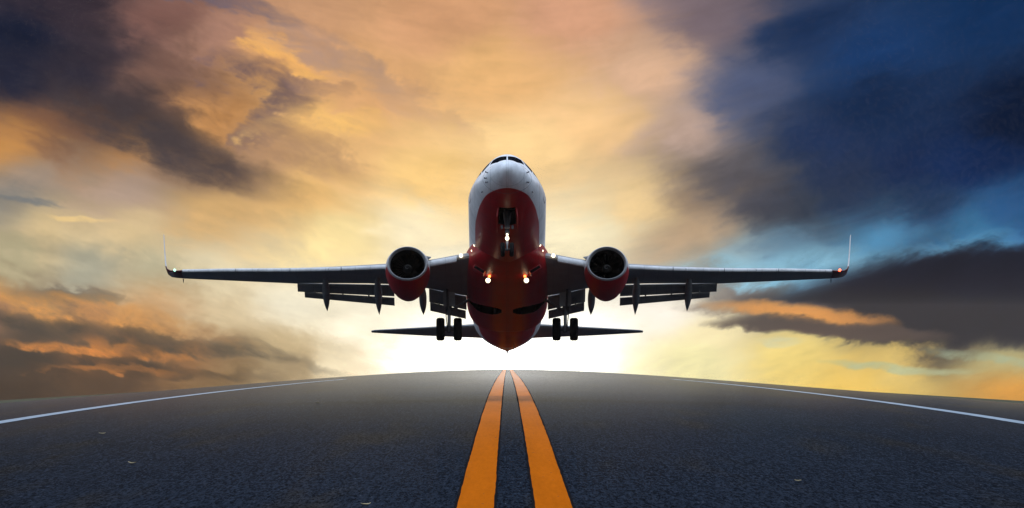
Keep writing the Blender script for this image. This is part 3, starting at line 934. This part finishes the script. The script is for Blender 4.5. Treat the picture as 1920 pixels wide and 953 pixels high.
    MB().box((GX + s * 0.24, 19.05, -1.75), (0.03, 0.55, 1.05)).build('gear_door', M_wing, gear)
    MB().box((GX, 18.80, -1.62), (0.58, 0.06, 0.95), 0, Matrix.Rotation(R(12), 3, 'X')).build('gear_door', M_wing, gear)

# fin
rings = []
for (z, ly, ty, tc) in ((1.4, 30.6, 37.4, 0.07), (2.4, 32.6, 37.7, 0.09), (5.0, 34.8, 38.6, 0.09), (8.4, 37.6, 39.9, 0.09), (8.6, 37.95, 39.95, 0.05)):
    rings.append(airfoil((0, ly, z), (0, ty, z), (1, 0, 0), tc, n=12, camber=0.0))
MB().loft(rings).build('tail_fin', M_red, plane, 35)

# nose landing gear
mb = MB()
mb.tube([(0, 4.35, -1.35), (0, 4.12, -2.4), (0, 4.09, -2.6)], [0.10, 0.10, 0.11], 16)
mb.tube([(0, 4.09, -2.6), (0, 4.0, -3.38)], 0.06, 12, 1)
mb.tube([(-0.28, 4.0, -3.38), (0.28, 4.0, -3.38)], 0.055, 10)
mb.tube([(0, 4.15, -2.55), (0, 4.42, -2.9), (0, 4.08, -3.25)], 0.04, 8)
mb.tube([(-0.13, 3.95, -2.32), (0.13, 3.95, -2.32)], 0.07, 10)
for w in (-1, 1):
    mb.tube([(0.06 * w, 4.15, -2.3), (0.18 * w, 3.9, -1.6)], 0.035, 8)
    mb.box((0.25 * w, 3.98, -2.30), (0.10, 0.10, 0.16))
ng = mb.build('nose_landing_gear', [M_strut, M_chrome], plane, 40)
pn = [(0.10, 0.10), (0.16, 0.095), (0.19, 0.09), (0.23, 0.10), (0.28, 0.105), (0.315, 0.09), (0.338, 0.05), (0.34, 0.02)]
def nwheel(cx):
    half = pn + [(r, -w) for r, w in reversed(pn)]
    n = 32; m2 = MB()
    rings = [[(cx + w, 4.0 + r * math.sin(2 * math.pi * j / n), -3.38 + r * math.cos(2 * math.pi * j / n)) for j in range(n)] for r, w in half]
    for i in range(len(half) - 1):
        m2.loft([rings[i], rings[i + 1]], caps=(False, False), mi=0 if min(half[i][0], half[i + 1][0]) >= 0.19 - 1e-6 else 1)
    m2.add(rings[0], [tuple(range(n))], 1); m2.add(rings[-1], [tuple(range(n))], 1)
    o = m2.build('wheel', [M_tyre, M_hub], ng, 35)
    b2 = bmesh.new(); b2.from_mesh(o.data); bmesh.ops.remove_doubles(b2, verts=b2.verts, dist=1e-5); bmesh.ops.recalc_face_normals(b2, faces=b2.faces); b2.to_mesh(o.data); b2.free()
for w in (-0.21, 0.21): nwheel(w)
for w in (-1, 1):
    mb = MB()
    rr = []
    for yv in (2.98, 3.4, 4.0, 4.6, 5.0):
        zt = f_bot(yv) - 0.0
        h = 0.48 if 3.2 < yv < 4.8 else 0.40
        rr.append([(w * (0.415 + 0.05 * t + dd), yv, zt + 0.02 - h * t) for dd, t in ((0, 0), (0.0, 0.5), (0, 1.0), (0.035, 1.0), (0.04, 0.5), (0.035, 0))])
    mb.loft(rr).build('gear_door', M_red, ng, 40)
glow_disc('taxi_light', M_lamp, (0, 3.86, -2.86), (0, -1, -0.05), 0.09, 0.1, ng)
glow_disc('taxi_light', M_lamp, (0, 3.93, -2.66), (0, -1, -0.05), 0.05, 0.08, ng)


# ------------------------------------------------------------------ dry leaves lying on the asphalt
M_leaf, N, B = material('dry_leaf', rough=0.8)
ln = N.noise(obj_xyz(N), 30.0, 3.0, 0.6)
N.link(N.mix(ln, (0.55, 0.45, 0.25), (0.35, 0.25, 0.12)), B.inputs['Base Color'])
def dry_leaf(px, py, size, label, seed):
    r = random.Random(seed)
    # where the sight line through this point of the view meets the runway
    best = None
    for i in range(4000):
        d = 90 + i * 0.25
        x = (px - 951) / 1e4 * d
        yp = 600 + (EYE - ground_z(x, d)) / d * 1e4
        if best is None or abs(yp - py) < best[0]: best = (abs(yp - py), x, d)
    _, x, d = best
    n = 7
    top, bot = [], []
    for i in range(n):
        t = i / (n - 1)
        w = 0.32 * math.sin(math.pi * (0.08 + 0.88 * t)) * size
        xx = (t - 0.5) * size
        zz = 0.02 + 0.22 * size * (2 * t - 1) ** 2 * r.uniform(0.5, 1.0)
        top.append([(xx, -w, zz + 0.25 * w), (xx, 0, zz), (xx, w, zz + 0.35 * w)])
    vs = [p for row in top for p in row] + [(a, b, c + 0.006) for row in top for (a, b, c) in row]
    k = n * 3; fs = []
    for i in range(n - 1):
        for j in range(2):
            a = i * 3 + j
            fs += [(a, a + 1, a + 4, a + 3), (a + k, a + 3 + k, a + 4 + k, a + 1 + k)]
        fs += [(i * 3, i * 3 + 3, i * 3 + 3 + k, i * 3 + k), (i * 3 + 2, i * 3 + 5, i * 3 + 5 + k, i * 3 + 2 + k)]
    o = mesh_obj('dry_leaf', vs, fs, M_leaf, None, 60)
    o.location = (x, d, ground_z(x, d) + 0.004)
    o.rotation_euler = (0, 0, r.uniform(-0.35, 0.35))
    tag(o, label, 'leaf', 'dry leaves scattered on the runway')
dry_leaf(192, 815, 0.24, 'pale curled leaf on the asphalt nearest the left white edge line', 1)
dry_leaf(248, 871, 0.22, 'pale curled leaf on the dark asphalt at the lower left', 2)
dry_leaf(596, 756, 0.22, 'small pale leaf on the far asphalt below the left wing flaps', 3)
dry_leaf(686, 949, 0.20, 'pale leaf lying at the bottom edge left of the yellow lines', 4)
dry_leaf(1496, 904, 0.16, 'small pale leaf on the dark asphalt at the lower right', 5)

# ------------------------------------------------------------------ low haze over the runway
hz = bpy.data.materials.new('haze_air')
hz.use_nodes = True
nt = hz.node_tree
nt.nodes.clear()
vol = nt.nodes.new('ShaderNodeVolumePrincipled')
vol.inputs['Color'].default_value = (0.90, 0.92, 0.95, 1)
vol.inputs['Density'].default_value = 0.000028
vol.inputs['Anisotropy'].default_value = 0.9
out = nt.nodes.new('ShaderNodeOutputMaterial')
nt.links.new(vol.outputs[0], out.inputs['Volume'])
bx = MB().box((0, 1450, -40), (900, 3800, 106))
haze = bx.build('haze', hz, None, None)
tag(haze, 'thin pale evening haze over the runway', kind='stuff')
